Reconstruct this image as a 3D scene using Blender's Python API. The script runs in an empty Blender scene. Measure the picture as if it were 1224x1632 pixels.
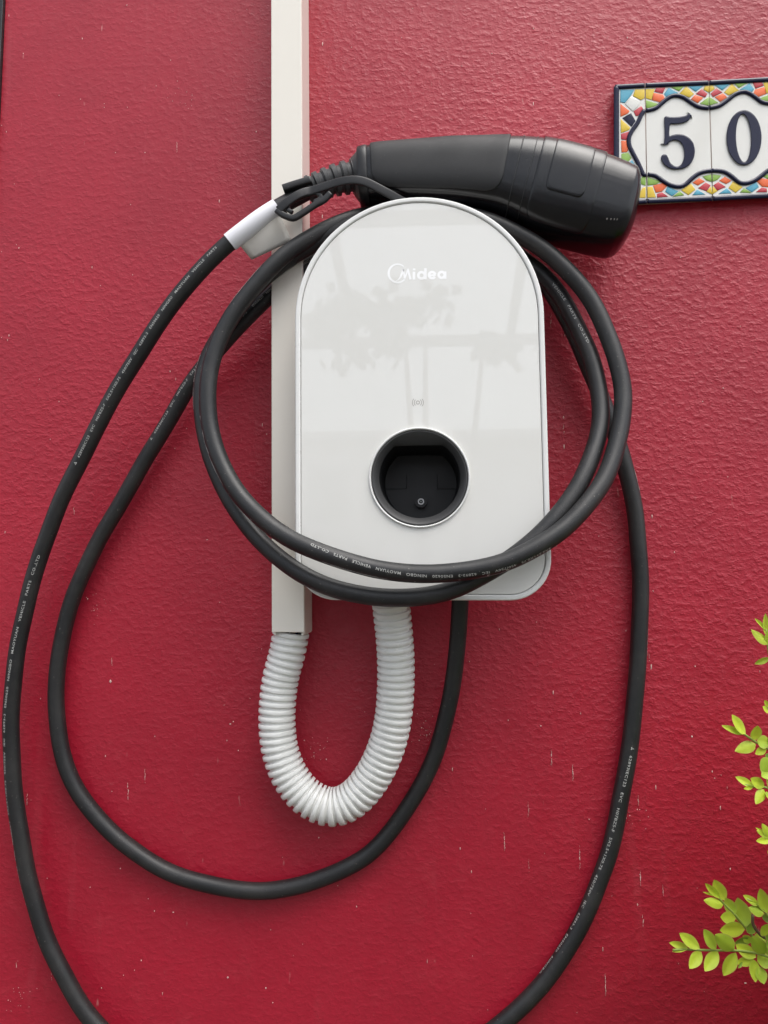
import bpy, bmesh, math, random
from mathutils import Vector, Matrix
random.seed(7)
S = bpy.context.scene
COL = S.collection
# ---------------------------------------------------------------- camera
CAM = Vector((0, -0.70, 1.30)); FPX = 1226.0
yaw, pitch = math.radians(3.9), math.radians(5.0)
FW = Vector((-math.sin(yaw)*math.cos(pitch), math.cos(yaw)*math.cos(pitch), math.sin(pitch)))
RT = FW.cross(Vector((0, 0, 1))).normalized(); UP = RT.cross(FW)
cd = bpy.data.cameras.new('camera'); co = bpy.data.objects.new('camera', cd); COL.objects.link(co)
co.matrix_world = Matrix(((RT.x, UP.x, -FW.x, CAM.x), (RT.y, UP.y, -FW.y, CAM.y), (RT.z, UP.z, -FW.z, CAM.z), (0, 0, 0, 1)))
cd.sensor_width = 36; cd.lens = 36*FPX/1632; cd.clip_start = .02; cd.clip_end = 400
S.camera = co
# ---------------------------------------------------------------- sky, sun, exposure (bright overcast)
SUN_EL, SUN_ROT = math.radians(64), math.radians(142)
w = bpy.data.worlds.new('World'); S.world = w; w.use_nodes = True
nt = w.node_tree; nt.nodes.clear()
sk = nt.nodes.new('ShaderNodeTexSky'); sk.sky_type = 'NISHITA'; sk.sun_disc = False
sk.sun_elevation = SUN_EL; sk.sun_rotation = SUN_ROT; sk.dust_density = 3.0; sk.air_density = 1.0
hs = nt.nodes.new('ShaderNodeHueSaturation'); hs.inputs['Saturation'].default_value = .35
bg = nt.nodes.new('ShaderNodeBackground'); bg.inputs['Strength'].default_value = .15
ow = nt.nodes.new('ShaderNodeOutputWorld')
nt.links.new(sk.outputs[0], hs.inputs['Color']); nt.links.new(hs.outputs[0], bg.inputs[0]); nt.links.new(bg.outputs[0], ow.inputs[0])
sd = bpy.data.lights.new('sun', 'SUN'); so = bpy.data.objects.new('sun', sd); COL.objects.link(so)
sd.energy = 1.15; sd.angle = math.radians(48); sd.color = (1, .97, .92)
sdir = Vector((math.cos(SUN_EL)*math.sin(SUN_ROT), math.cos(SUN_EL)*math.cos(SUN_ROT), math.sin(SUN_EL)))
so.rotation_euler = sdir.to_track_quat('Z', 'Y').to_euler(); so.location = sdir*20
vs = S.view_settings; vs.view_transform = 'Standard'; vs.look = 'None'; vs.gamma = 1; vs.use_curve_mapping = False
vs.exposure = 0.88

# ---------------------------------------------------------------- helpers
def P(px, py, y=0.0):
    """a point on the plane at depth y in front of the wall, from its place in the photograph"""
    d = FW*FPX + RT*(px-612) - UP*(py-816)
    return CAM + d*((y-CAM.y)/d.y)
WL = {}
def wloc(o): return WL.get(o.name, Vector((0, 0, 0)))
def link(o, parent=None, loc=None):
    COL.objects.link(o)
    if loc is not None:
        o.location = loc
    WL[o.name] = Vector(o.location)
    if parent:
        o.parent = parent; o.matrix_parent_inverse = Matrix.Translation(-wloc(parent))
    return o
def props(o, label=None, cat=None, group=None, kind=None):
    if label: o['label'] = label
    if cat: o['category'] = cat
    if group: o['group'] = group
    if kind: o['kind'] = kind
    return o
def empty(name, loc, label, cat, group=None):
    o = bpy.data.objects.new(name, None); o.empty_display_size = .02
    link(o, None, Vector(loc)); return props(o, label, cat, group)
def obj(name, geo, mat, parent=None, smooth=True, origin=True, sharp=None):
    """geo = (verts, faces) in world coordinates -> one mesh object with its origin at its middle"""
    v, f = geo
    v = [Vector(q) for q in v]
    c = Vector((0, 0, 0))
    if origin and v:
        c = (Vector((min(q.x for q in v), min(q.y for q in v), min(q.z for q in v))) + Vector((max(q.x for q in v), max(q.y for q in v), max(q.z for q in v))))/2
    me = bpy.data.meshes.new(name); me.from_pydata([q-c for q in v], [], f); me.update()
    bm = bmesh.new(); bm.from_mesh(me); bmesh.ops.recalc_face_normals(bm, faces=bm.faces)
    if sharp is not None:
        for e in bm.edges:
            if len(e.link_faces) == 2 and e.calc_face_angle(0) > math.radians(sharp): e.smooth = False
    for fc in bm.faces: fc.smooth = smooth and not (sharp is not None and abs(fc.normal.y) > .998)
    bm.to_mesh(me); bm.free()
    me.materials.append(mat)
    o = bpy.data.objects.new(name, me); return link(o, parent, c)
def join(*gs):
    V, F = [], []
    for v, f in gs:
        n = len(V); V += list(v); F += [tuple(i+n for i in q) for q in f]
    return V, F
def box(x0, x1, y0, y1, z0, z1, bev=0.0):
    bm = bmesh.new(); bmesh.ops.create_cube(bm, size=1)
    for v in bm.verts:
        v.co = Vector(((x0+x1)/2+v.co.x*(x1-x0), (y0+y1)/2+v.co.y*(y1-y0), (z0+z1)/2+v.co.z*(z1-z0)))
    if bev: bmesh.ops.bevel(bm, geom=list(bm.edges), offset=bev, segments=2, profile=.5, affect='EDGES')
    bm.verts.index_update()
    r = ([v.co.copy() for v in bm.verts], [tuple(v.index for v in f.verts) for f in bm.faces]); bm.free(); return r
def xf(g, fn): return ([fn(Vector(v)) for v in g[0]], g[1])
def catmull(pts, step):
    pts = [Vector(p) for p in pts]; out = []
    n = len(pts)
    for i in range(n-1):
        p0 = pts[max(i-1, 0)]; p1 = pts[i]; p2 = pts[i+1]; p3 = pts[min(i+2, n-1)]
        if i == 0: p0 = p1*2-p2
        if i == n-2: p3 = p2*2-p1
        k = max(1, int((p2-p1).length/step+.5))
        for j in range(k):
            t = j/k
            out.append(.5*((2*p1)+(-p0+p2)*t+(2*p0-5*p1+4*p2-p3)*t*t+(-p0+3*p1-3*p2+p3)*t**3))
    out.append(pts[-1]); return out
def smoothpts(p, it):
    for _ in range(it):
        p = [p[0]]+[(p[i-1]+p[i]*2+p[i+1])/4 for i in range(1, len(p)-1)]+[p[-1]]
    return p
def frames(p):
    fr = []
    for i in range(len(p)):
        t = (p[min(i+1, len(p)-1)]-p[max(i-1, 0)]).normalized()
        n = Vector((0, -1, 0)); n = (n-t*n.dot(t)).normalized()
        fr.append((t, n, t.cross(n)))
    return fr
def sweep(p, rn, rb=None, seg=20, ex=2.0, cap=True):
    """p path points, rn radius towards the viewer side, rb radius in the wall plane: numbers or lists"""
    rb = rn if rb is None else rb
    fr = frames(p); V, F = [], []
    for i, (c, (t, n, b)) in enumerate(zip(p, fr)):
        a = rn[i] if isinstance(rn, list) else rn; q = rb[i] if isinstance(rb, list) else rb
        for k in range(seg):
            th = 2*math.pi*k/seg; cs, sn = math.cos(th), math.sin(th)
            V.append(c+n*a*math.copysign(abs(cs)**(2/ex), cs)+b*q*math.copysign(abs(sn)**(2/ex), sn))
    for i in range(len(p)-1):
        for k in range(seg):
            F.append((i*seg+k, i*seg+(k+1) % seg, (i+1)*seg+(k+1) % seg, (i+1)*seg+k))
    if cap:
        F.append(tuple(range(seg))); F.append(tuple(range((len(p)-1)*seg, len(p)*seg)))
    return V, F
def curve_geo(splines, extrude=0, bevel=0, res=3, fill='BOTH'):
    """flat filled outlines (closed 2D point lists) -> solid in local x, y with thickness in z"""
    cu = bpy.data.curves.new('c', 'CURVE'); cu.dimensions = '2D'; cu.fill_mode = fill
    cu.extrude = extrude; cu.bevel_depth = bevel; cu.bevel_resolution = res
    for s in splines:
        sp = cu.splines.new('POLY'); sp.points.add(len(s)-1)
        for q, pt in zip(sp.points, s): q.co = (pt[0], pt[1], 0, 1)
        sp.use_cyclic_u = True
    o = bpy.data.objects.new('c', cu)
    me = bpy.data.meshes.new_from_object(o)
    r = ([v.co.copy() for v in me.vertices], [tuple(p.vertices) for p in me.polygons])
    bpy.data.objects.remove(o); bpy.data.curves.remove(cu); bpy.data.meshes.remove(me)
    bm = bmesh.new()
    vs_ = [bm.verts.new(v) for v in r[0]]
    for f in r[1]:
        try: bm.faces.new([vs_[i] for i in f])
        except ValueError: pass
    bmesh.ops.remove_doubles(bm, verts=bm.verts, dist=1e-6)
    bm.verts.index_update()
    r = ([v.co.copy() for v in bm.verts], [tuple(v.index for v in f.verts) for f in bm.faces]); bm.free()
    return r
def text_geo(s):
    cu = bpy.data.curves.new('t', 'FONT'); cu.body = s; cu.size = 1; cu.resolution_u = 2; cu.space_character = 1.12
    cu.offset = .012
    o = bpy.data.objects.new('t', cu); me = bpy.data.meshes.new_from_object(o)
    r = ([v.co.copy() for v in me.vertices], [tuple(p.vertices) for p in me.polygons])
    bpy.data.objects.remove(o); bpy.data.curves.remove(cu); bpy.data.meshes.remove(me)
    return r
def circ(cx, cy, r, n=64, ry=None): return [(cx+r*math.cos(2*math.pi*i/n), cy+(ry or r)*math.sin(2*math.pi*i/n)) for i in range(n)]

# ---------------------------------------------------------------- materials
def mat(name, base, rough=.5, **kw):
    m = bpy.data.materials.new(name); m.use_nodes = True
    b = m.node_tree.nodes['Principled BSDF']
    b.inputs['Base Color'].default_value = (*base, 1); b.inputs['Roughness'].default_value = rough
    for k, v in kw.items(): b.inputs[k.replace('_', ' ')].default_value = v
    return m
def nodes(m): return m.node_tree, m.node_tree.nodes['Principled BSDF']
def noise(t, vec, scale, detail=3, rough=.5, dist=0):
    n = t.nodes.new('ShaderNodeTexNoise'); n.inputs['Scale'].default_value = scale; n.inputs['Detail'].default_value = detail
    n.inputs['Roughness'].default_value = rough; n.inputs['Distortion'].default_value = dist
    t.links.new(vec, n.inputs['Vector']); return n.outputs['Fac']
def ramp(t, fac, stops):
    r = t.nodes.new('ShaderNodeValToRGB'); e = r.color_ramp.elements
    while len(e) < len(stops): e.new(.5)
    for q, (p, c) in zip(e, stops):
        q.position = p; q.color = (*c, 1) if isinstance(c, tuple) else (c, c, c, 1)
    t.links.new(fac, r.inputs[0]); return r.outputs[0]
def mathn(t, op, a, b):
    n = t.nodes.new('ShaderNodeMath'); n.operation = op
    for i, q in enumerate((a, b)):
        if isinstance(q, (int, float)): n.inputs[i].default_value = q
        else: t.links.new(q, n.inputs[i])
    return n.outputs[0]
def mix(t, fac, a, b):
    n = t.nodes.new('ShaderNodeMix'); n.data_type = 'RGBA'
    for i, q in ((0, fac), (6, a), (7, b)):
        if isinstance(q, (int, float)): n.inputs[i].default_value = q
        elif isinstance(q, tuple): n.inputs[i].default_value = (*q, 1)
        else: t.links.new(q, n.inputs[i])
    return n.outputs[2]
def wpos(t, scale=(1, 1, 1)):
    g = t.nodes.new('ShaderNodeNewGeometry'); m = t.nodes.new('ShaderNodeMapping'); m.inputs['Scale'].default_value = scale
    t.links.new(g.outputs['Position'], m.inputs['Vector']); return m.outputs[0]
def bump(t, b, h, dist, strength=1.0):
    n = t.nodes.new('ShaderNodeBump'); n.inputs['Distance'].default_value = dist; n.inputs['Strength'].default_value = strength
    t.links.new(h, n.inputs['Height']); t.links.new(n.outputs[0], b.inputs['Normal']); return n

def wall_mat():
    m = mat('red_render', (.4, .02, .03), .42); t, b = nodes(m)
    p = wpos(t, (1, 1, 1)); ps = wpos(t, (.85, 1, 1.15))
    # colour: slow mottling plus small dark and chalky patches
    c = mix(t, ramp(t, noise(t, p, 5, 4, .6), [(.3, 0.0), (.7, 1.0)]), (.325, .0065, .023), (.42, .010, .031))
    c = mix(t, mathn(t, 'MULTIPLY', ramp(t, noise(t, p, 38, 5, .7), [(.55, 0.0), (.8, 1.0)]), .35), c, (.45, .045, .06))
    c = mix(t, mathn(t, 'MULTIPLY', ramp(t, noise(t, p, 320, 2, .6), [(.45, 0.0), (.8, 1.0)]), .35), c, (.24, .010, .018))
    fs = ramp(t, noise(t, wpos(t, (1, 1, .25)), 150, 2, .5), [(.74, 0.0), (.80, 1.0)])
    c = mix(t, mathn(t, 'MULTIPLY', fs, .5), c, (.6, .28, .26))
    st = ramp(t, noise(t, wpos(t, (1, 1, .10)), 34, 4, .6), [(.62, 0.0), (.80, 1.0)])
    c = mix(t, mathn(t, 'MULTIPLY', st, .22), c, (.50, .10, .12))
    sc = ramp(t, noise(t, wpos(t, (.18, 1, 1)), 60, 5, .7, 1.2), [(.70, 0.0), (.76, 1.0)])
    c = mix(t, mathn(t, 'MULTIPLY', sc, .25), c, (.55, .16, .17))
    t.links.new(c, b.inputs['Base Color'])
    t.links.new(ramp(t, noise(t, p, 60, 4, .6), [(.3, .38), (.75, .54)]), b.inputs['Roughness'])
    # relief: smeared roughcast lumps, smoother in places
    n1 = noise(t, ps, 165, 3, .55, .1); n2 = noise(t, p, 420, 3, .55, .1); n3 = noise(t, p, 22, 3, .5, .1); n4 = noise(t, ps, 60, 2, .5, .1)
    lum = mathn(t, 'ADD', ramp(t, n1, [(.40, 0.0), (.52, .35), (.64, 1.0)]), mathn(t, 'MULTIPLY', n4, .8))
    h = mathn(t, 'ADD', mathn(t, 'MULTIPLY', lum, .75), mathn(t, 'MULTIPLY', n2, .55))
    sep = t.nodes.new('ShaderNodeSeparateXYZ'); t.links.new(p, sep.inputs[0])
    # trowelled smoother towards the top left and low down
    gx = mathn(t, 'MULTIPLY', mathn(t, 'ADD', sep.outputs[0], .28), 3.0)
    gz = mathn(t, 'MULTIPLY', mathn(t, 'ABSOLUTE', mathn(t, 'SUBTRACT', sep.outputs[2], 1.46), 0.0), -1.9)
    g = mathn(t, 'ADD', mathn(t, 'ADD', mathn(t, 'MULTIPLY', gx, .35), gz), mathn(t, 'ADD', mathn(t, 'MULTIPLY', noise(t, p, 6, 2), 1.3), .05))
    mk = ramp(t, g, [(.05, .38), (.8, .92)])
    h = mathn(t, 'ADD', mathn(t, 'MULTIPLY', h, mk), mathn(t, 'MULTIPLY', n3, .9))
    bump(t, b, h, .0018, .38)
    b.inputs['Specular IOR Level'].default_value = .52
    return m
M = {}
M['wall'] = wall_mat()
M['spatter'] = mat('pale_paint_spatter', (.68, .46, .42), .6)
def plastic(name, base, rough, spec=None, grain=.0, gs=900, dust=0.0, **kw):
    m = mat(name, base, rough, **kw); t, b = nodes(m); p = wpos(t)
    c = base
    if dust:
        f = ramp(t, noise(t, p, 420, 2, .5), [(.70, 0.0), (.76, 1.0)])
        f2 = ramp(t, noise(t, p, 26, 5, .7), [(.45, 0.0), (.75, 1.0)])
        k = mathn(t, 'ADD', mathn(t, 'MULTIPLY', f, dust), mathn(t, 'MULTIPLY', f2, dust*.22))
        t.links.new(mix(t, k, base, (.42, .38, .34)), b.inputs['Base Color'])
    n = noise(t, p, 40, 4, .65)
    t.links.new(ramp(t, n, [(.25, max(rough-.07, 0.0)), (.8, min(1.0, rough+.08))]), b.inputs['Roughness'])
    if grain: bump(t, b, noise(t, p, gs, 3, .6), grain)
    return m
M['cable'] = plastic('black_rubber_sheath', (.0125, .013, .014), .46, grain=.00012, gs=700, dust=.2)
M['plugbody'] = plastic('black_satin_plastic', (.0035, .0037, .0052), .21, grain=.00004, gs=1800, dust=.03)
M['grip'] = plastic('charcoal_soft_grip', (.0125, .0128, .014), .6, grain=.00006, gs=2500, dust=.05)
M['black'] = plastic('matt_black_plastic', (.010, .010, .011), .42, dust=.05)
M['bezel'] = plastic('dark_grey_bezel', (.045, .045, .046), .5, dust=.05)
M['socket'] = plastic('socket_cavity_black', (.006, .006, .007), .5)
M['glass'] = mat('white_glass_front', (.70, .70, .675), .35, Coat_Weight=1.0, Coat_Roughness=.01, Coat_IOR=1.55)
t_, b_ = nodes(M['glass']); t_.links.new(mix(t_, ramp(t_, noise(t_, wpos(t_), 14, 4, .6), [(.35, 0.0), (.7, 1.0)]), (.735, .73, .692), (.75, .745, .71)), b_.inputs['Base Color'])
t_.links.new(ramp(t_, noise(t_, wpos(t_), 30, 5, .7), [(.35, .004), (.75, .03)]), b_.inputs['Coat Roughness'])
M['rim'] = plastic('white_plastic_rim', (.76, .76, .74), .3)
M['housing'] = plastic('white_plastic_housing', (.72, .72, .70), .42)
M['groove'] = mat('grey_seam', (.45, .455, .45), .6)
M['metal'] = mat('steel_screw', (.5, .5, .5), .3, Metallic=1.0)
M['logo'] = mat('silver_white_logo', (.97, .97, .96), .3, Coat_Weight=1.0, Coat_Roughness=.05, Coat_IOR=1.8)
M['mark'] = mat('grey_print', (.34, .31, .29), .5)
M['print'] = mat('pale_cable_print', (.42, .42, .40), .6)
M['trunk'] = plastic('cream_pvc', (.82, .78, .70), .38, grain=.00002, gs=300, dust=.05)
M['conduit'] = plastic('white_conduit_plastic', (.80, .80, .77), .30, dust=.03)
M['paper'] = mat('white_label_paper', (.80, .80, .84), .55)
M['flap'] = mat('cream_label_tail', (.76, .73, .67), .5, Transmission_Weight=0.0)
M['glaze'] = mat('white_tile_glaze', (.74, .73, .68), .22, Coat_Weight=.6, Coat_Roughness=.05)
M['tilebody'] = mat('cream_tile_edge', (.55, .45, .33), .7)
M['grout'] = mat('pinkish_grout', (.48, .36, .33), .85)
def tile_c(n, c):
    m = mat(n, c, .4, Coat_Weight=.12, Coat_Roughness=.06); t, b = nodes(m); p = wpos(t)
    t.links.new(mix(t, mathn(t, 'MULTIPLY', ramp(t, noise(t, p, 220, 3, .6), [(.4, 0.0), (.75, 1.0)]), .3), c, tuple(min(1, q*.8+.12) for q in c)), b.inputs['Base Color'])
    return m
M['t_blue'] = tile_c('sky_blue_glaze', (.07, .36, .50)); M['t_yellow'] = tile_c('yellow_glaze', (.72, .50, .015)); M['t_red'] = tile_c('red_glaze', (.50, .015, .03))
M['t_orange'] = tile_c('orange_glaze', (.80, .12, .008)); M['t_green'] = tile_c('green_glaze', (.24, .43, .05)); M['t_navy'] = mat('navy_glaze', (.0025, .0035, .028), .15, Specular_IOR_Level=.4)
M['t_white'] = M['glaze']; M['t_line'] = mat('dark_grout_line', (.10, .09, .10), .8)

# ---------------------------------------------------------------- wall, ground
XL = -.4300
wall = obj('house_wall', box(XL, 3.2, 0, .22, 0, 3.1), M['wall'], smooth=False)
props(wall, 'dark red rendered house wall with pale paint flecks behind the charger', 'wall')
def spat():
    gs = []
    R = random.Random(3)
    def dot(px, py, rx, ry, sub=False):
        n = 8; k = .00055
        if ry > 5 and not sub:
            q = -ry
            while q < ry:
                e = (1-abs(q)/ry*.75); st = R.uniform(1.2, 3.2)
                if R.random() < .82: dot(px+R.gauss(0, .35)+q*.02, py+q, rx*e*R.uniform(.5, 1.1), st*R.uniform(.5, 1.0), True)
                q += st
            return
        c = P(px, py, -.0002)
        a = [(c.x+rx*k*math.cos(i*math.pi/4)*R.uniform(.7, 1.2), -.0001, c.z+ry*k*math.sin(i*math.pi/4)*R.uniform(.7, 1.2)) for i in range(n)]
        V = a+[(c.x, -.0007, c.z)]
        gs.append((V, [(i, (i+1) % n, n) for i in range(n)]))
    for px, py, rx, ry in [(202,8,1.5,1.5),(37,85,1.2,1.2),(282,235,.7,9),(178,1055,1,6),(176,1086,2,3),(204,1260,.8,16),(231,1238,.6,12),(43,1274,1,9),(40,1310,.8,2),
        (168,1205,1.2,2.2),(246,1452,1.2,1.6),(276,1454,1.6,1.4),(225,1531,1.2,1.6),(363,1558,1.8,1.8),(367,1154,2,1.4),(372,1150,1.5,1.2),(879,1209,1,14),(913,1232,1.2,15),(862,1157,1.4,1.4),
        (804,1342,1,16),(924,1367,.8,20),(842,1292,.6,14),(843,1380,.5,12),(1021,1400,1.1,13),(1025,1468,1,11),(1057,1420,.7,10),(965,1570,1,20),(878,512,.8,13),(900,530,1,8),(898,665,1.2,3),
        (898,685,1,9),(899,712,1.2,5),(1038,1063,1.3,5),(1035,1050,.8,8),(1164,1385,1.2,2.4),(1188,1567,2.4,1.2),(1103,1174,1.8,1.8),(1108,1062,1.3,1.3),(1135,1230,1,2.2),(1017,1275,.7,10),
        (115,1570,1.3,1.3),(810,1148,1,1.6),(82,1557,.7,6),(26,1540,.8,6),(75,1400,.7,1.4),(350,960,1,1),(330,860,2.4,.7),(80,700,1,1),(94,640,.8,1.2),(118,815,.7,7),(166,165,1,1),(166,171,1,1),
        (128,158,.9,1.2),(94,152,.9,.9),(184,243,1,1),(231,243,1.6,1),(208,326,1,1),(30,395,1.1,2),(10,210,.8,2),(26,390,1,1),(14,535,.9,2.4),(12,542,.7,2),(271,592,.9,2.2),(160,455,1,1),
        (425,692,1,1.4),(850,45,1.1,1.4),(736,105,.9,.9),(784,85,1.4,1),(1000,60,1,1.6),(1100,40,1,1),(850,165,.9,5),(560,75,1,1),(640,60,.8,1.2),(720,190,.8,1),(1085,410,1,1.4),(1180,520,1,1),
        (1120,640,1,1.3),(1160,760,1,1.3),(1075,880,.9,1.6),(485,1180,1.4,1),(510,1195,1.1,1.1),(520,1210,1,1.4),(500,1205,1.6,.8),(672,1160,1.4,1),(680,1172,1,1.5),(668,1180,1.1,1),(508,1335,1.2,1.6)]:
        dot(px, py, rx*.85, ry*.9)
    for _ in range(150):
        dot(R.uniform(0, 1224), R.uniform(0, 1632), R.uniform(.35, .9), R.uniform(.35, 1.4)*(R.choice((1, 1, 3))))
    for cx, cy in ((505, 1195), (676, 1165), (290, 150), (150, 960), (30, 1590), (1010, 1300)):
        for _ in range(16): dot(R.gauss(cx, 11), R.gauss(cy, 14), R.uniform(.3, .8), R.uniform(.3, .9))
    return join(*gs)
props(obj('paint_spatter', spat(), M['spatter'], wall), kind='stuff')
gm = mat('dark_gravel_ground', (.1, .1, .09), .85); t_, b_ = nodes(gm)
t_.links.new(mix(t_, ramp(t_, noise(t_, wpos(t_), 3, 5, .6), [(.3, 0.0), (.7, 1.0)]), (.075, .075, .06), (.12, .115, .10)), b_.inputs['Base Color'])
props(obj('ground', ([(-150, -150, 0), (150, -150, 0), (150, 150, 0), (-150, 150, 0)], [(0, 1, 2, 3)]), gm, smooth=False), kind='structure')

# ---------------------------------------------------------------- window at the left edge
M['frame'] = plastic('black_window_gasket', (.012, .012, .013), .4); M['alu'] = plastic('grey_window_frame', (.34, .35, .36), .35)
win = empty('window', (XL-.5, .04, 1.60), 'grey framed window with black edge seal left of the red wall', 'window')
obj('gasket', box(XL-.0062, XL-.0003, -.004, .03, 1.652, 3.08, .0008), M['frame'], win, smooth=False)
for a in (box(XL-.05, XL-.0065, .004, .06, 1.655, 3.08, .002), box(XL-1.0, XL-.95, .004, .06, 1.655, 3.08, .002), box(XL-.9495, XL-.0505, .006, .06, 1.655, 1.70, .002)):
    obj('frame', a, M['alu'], win, smooth=False)
obj('pane', box(XL-.9495, XL-.0505, .03, .036, 1.7005, 3.08), mat('window_glass', (.8, .85, .85), .02, Transmission_Weight=1.0, IOR=1.45), win, smooth=False)
props(obj('house_wall', join(box(XL-3, XL-1.0005, 0, .22, 0, 3.1), box(XL-1.0, XL-.0003, 0, .22, 0, 1.6545)), M['wall'], smooth=False), 'dark red wall section left of and below the grey framed window', 'wall')
props(obj('curtain', sweep([Vector((XL-1.0+i*.02, .30+.02*math.sin(i*1.3), 2.35)) for i in range(52)], .002, .75, seg=8), mat('pale_curtain', (.5, .5, .48), .8)), 'pale curtain hanging behind the window pane', 'curtain')

# ---------------------------------------------------------------- cable trunking
def trk(px0, px1, y0, y1, ztop, pyb, bev):
    """sloping trunk piece: its x follows the photographed lean"""
    g = box(px0, px1, y0, y1, P(480, pyb, -.045).z, ztop, bev)
    return xf(g, lambda v: Vector((v.x-.0139*(v.z-1.2548), v.y, v.z)))
tr = empty('cable_trunking', (-.125, 0, 1.25), 'cream square plastic cable trunking running up the wall behind the charger', 'cable trunking')
xl = P(433, 1008, -.045).x; xr = P(485, 1008, -.045).x
obj('base_channel', join(trk(xl+.0012, xl+.0030, -.0425, 0, 3.0, 1012, .0003), trk(xr-.0030, xr-.0012, -.0425, 0, 3.0, 1013, .0003), trk(xl+.0031, xr-.0031, -.002, 0, 3.0, 1012, .0003)), M['trunk'], tr, smooth=False)
obj('cover', join(trk(xl, xr, -.045, -.0428, 3.0, 1008, .0007), trk(xl, xl+.0011, -.0427, -.036, 3.0, 1008, .0003), trk(xr-.0011, xr, -.0427, -.0385, 3.0, 1010, .0003)), M['trunk'], tr, smooth=False)
for s in (0,):
    obj('side_lip', trk(xr-.0011, xr-.0005, -.0372, -.0005, 3.0, 1011, .0002), M['trunk'], tr, smooth=False)

# ---------------------------------------------------------------- corrugated conduit
cond = empty('corrugated_conduit', P(530, 1283, -.02), 'white corrugated conduit hose looping from the trunking to the charger underside', 'conduit')
cp = [P(*q) for q in [(464,1006,-.026),(458,1040,-.025),(447,1082,-.024),(442,1125,-.024),(442,1165,-.024),(448,1202,-.024),(464,1240,-.024),(492,1272,-.024),(528,1286,-.024),(562,1274,-.024),(592,1240,-.025),(613,1198,-.027),(625,1155,-.029),(630,1110,-.031),(631,1060,-.034),(629,1020,-.038),(625,980,-.042),(620,935,-.048)]]
pth = smoothpts(catmull(cp, .0005), 60)
L = [0]
for i in range(1, len(pth)): L.append(L[-1]+(pth[i]-pth[i-1]).length)
npitch = round(L[-1]/.0062); pit = L[-1]/npitch
def at_len(s):
    import bisect
    i = min(max(bisect.bisect_right(L, s)-1, 0), len(pth)-2); f = (s-L[i])/max(L[i+1]-L[i], 1e-9)
    return pth[i].lerp(pth[i+1], min(max(f, 0), 1))
prof = [(.0, .83), (.03, .84), (.06, .965), (.13, .998), (.40, 1.004), (.60, .998), (.66, .965), (.69, .84), (.80, .83), (.9, .83)]
pp, rr = [], []
for k in range(npitch):
    for a, r in prof: pp.append(at_len((k+a)*pit)); rr.append(.0161*r)
obj('hose', sweep(pp, rr, seg=40, cap=False), M['conduit'], cond, sharp=50)
obj('hose_lining', sweep(pth[::12], .0128, seg=24, cap=False), M['housing'], cond)
wires = [sweep([P(466+dx, 985, -.026+dy), P(464+dx, 1006, -.026+dy), P(458+dx, 1040, -.025+dy)], .0022, seg=10) for dx, dy in ((-7, -.003), (3, -.005), (8, .003))]
for g, c in zip(wires, ((.02, .02, .02), (.25, .10, .03), (.03, .06, .3))):
    obj('wire', g, mat('wire_insulation', c, .4), cond)

# ---------------------------------------------------------------- charger
LEAN = .0105
def CH(x, z, y): return Vector((x-LEAN*(z-1.4497), y, z))
CX, ZB, ZT, HW = -.0131, 1.2834, 1.6164, .1019
ZC = ZT-HW
def outline(ins, n=56, cr=.033):
    hw = HW-ins; r = max(cr-ins, .004); pts = []
    for i in range(n+1):
        a = math.pi*i/n; pts.append((CX+hw*math.cos(a), ZC+hw*math.sin(a)))
    for i in range(13):
        a = math.pi+math.pi/2*i/12; pts.append((CX-hw+r+r*math.cos(a), ZB+ins+r+r*math.sin(a)))
    for i in range(13):
        a = 1.5*math.pi+math.pi/2*i/12; pts.append((CX+hw-r+r*math.cos(a), ZB+ins+r+r*math.sin(a)))
    return pts
chg = empty('wall_charger', (CX, 0, ZB), 'white arched glass-fronted car charging wall box with round black socket', 'charger')
PY = -.085
hc = P(668.5, 761, PY); HX, HZ = hc.x+LEAN*(hc.z-1.4497), hc.z
def CHg(g, y): return xf(g, lambda v: CH(v.x, v.y, y-v.z))
obj('housing', CHg(curve_geo([[(CX+(x-CX)*.60, 1.42+(z-1.42)*.72) for x, z in outline(0)], circ(HX, HZ, .0400)], .0345, .002), -.0385), M['housing'], chg, sharp=40)
obj('back_tray', CHg(curve_geo([outline(.0035), circ(HX, HZ, .0405)], .0025, .0015), -.0765), M['housing'], chg, sharp=50)
obj('rim', CHg(curve_geo([outline(.0014), outline(.0030)], .0028, .0014, 4), PY+.0030), M['rim'], chg, sharp=60)
obj('seam', CHg(curve_geo([outline(.0047), outline(.0051)], .0006, 0), PY+.0012), M['groove'], chg)
obj('front_panel', CHg(curve_geo([outline(.0054), circ(HX, HZ, .0404, 96)], .0024, .0006, 3), PY+.0028), M['glass'], chg, sharp=35)
def loft(rings, capend=False):
    V, F = [], []; n = len(rings[0])
    for r in rings: V += r
    for j in range(len(rings)-1):
        for i in range(n): F.append((j*n+i, j*n+(i+1) % n, (j+1)*n+(i+1) % n, (j+1)*n+i))
    if capend: F.append(tuple(range((len(rings)-1)*n, len(rings)*n)))
    return V, F
def ringc(r, y, n=96): return [CH(HX+r*math.cos(2*math.pi*i/n), HZ+r*math.sin(2*math.pi*i/n), y) for i in range(n)]
def ringf(r, y, flat, n=96, sc=1.0, dz=.0008):
    out = []
    for i in range(n):
        a = 2*math.pi*i/n; x, z = r*math.cos(a), r*math.sin(a)
        if z > flat:
            k = (z-flat); z = flat+k*.05; x *= .98
        out.append(CH(HX+x*sc, HZ+dz+z*sc, y))
    return out
obj('socket_ring', loft([ringc(.0409, PY-.0001), ringc(.0407, PY-.0016), ringc(.0400, PY-.0022), ringc(.0393, PY-.0016), ringc(.0390, PY+.001), ringc(.0390, PY+.006)]), M['rim'], chg)
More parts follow.
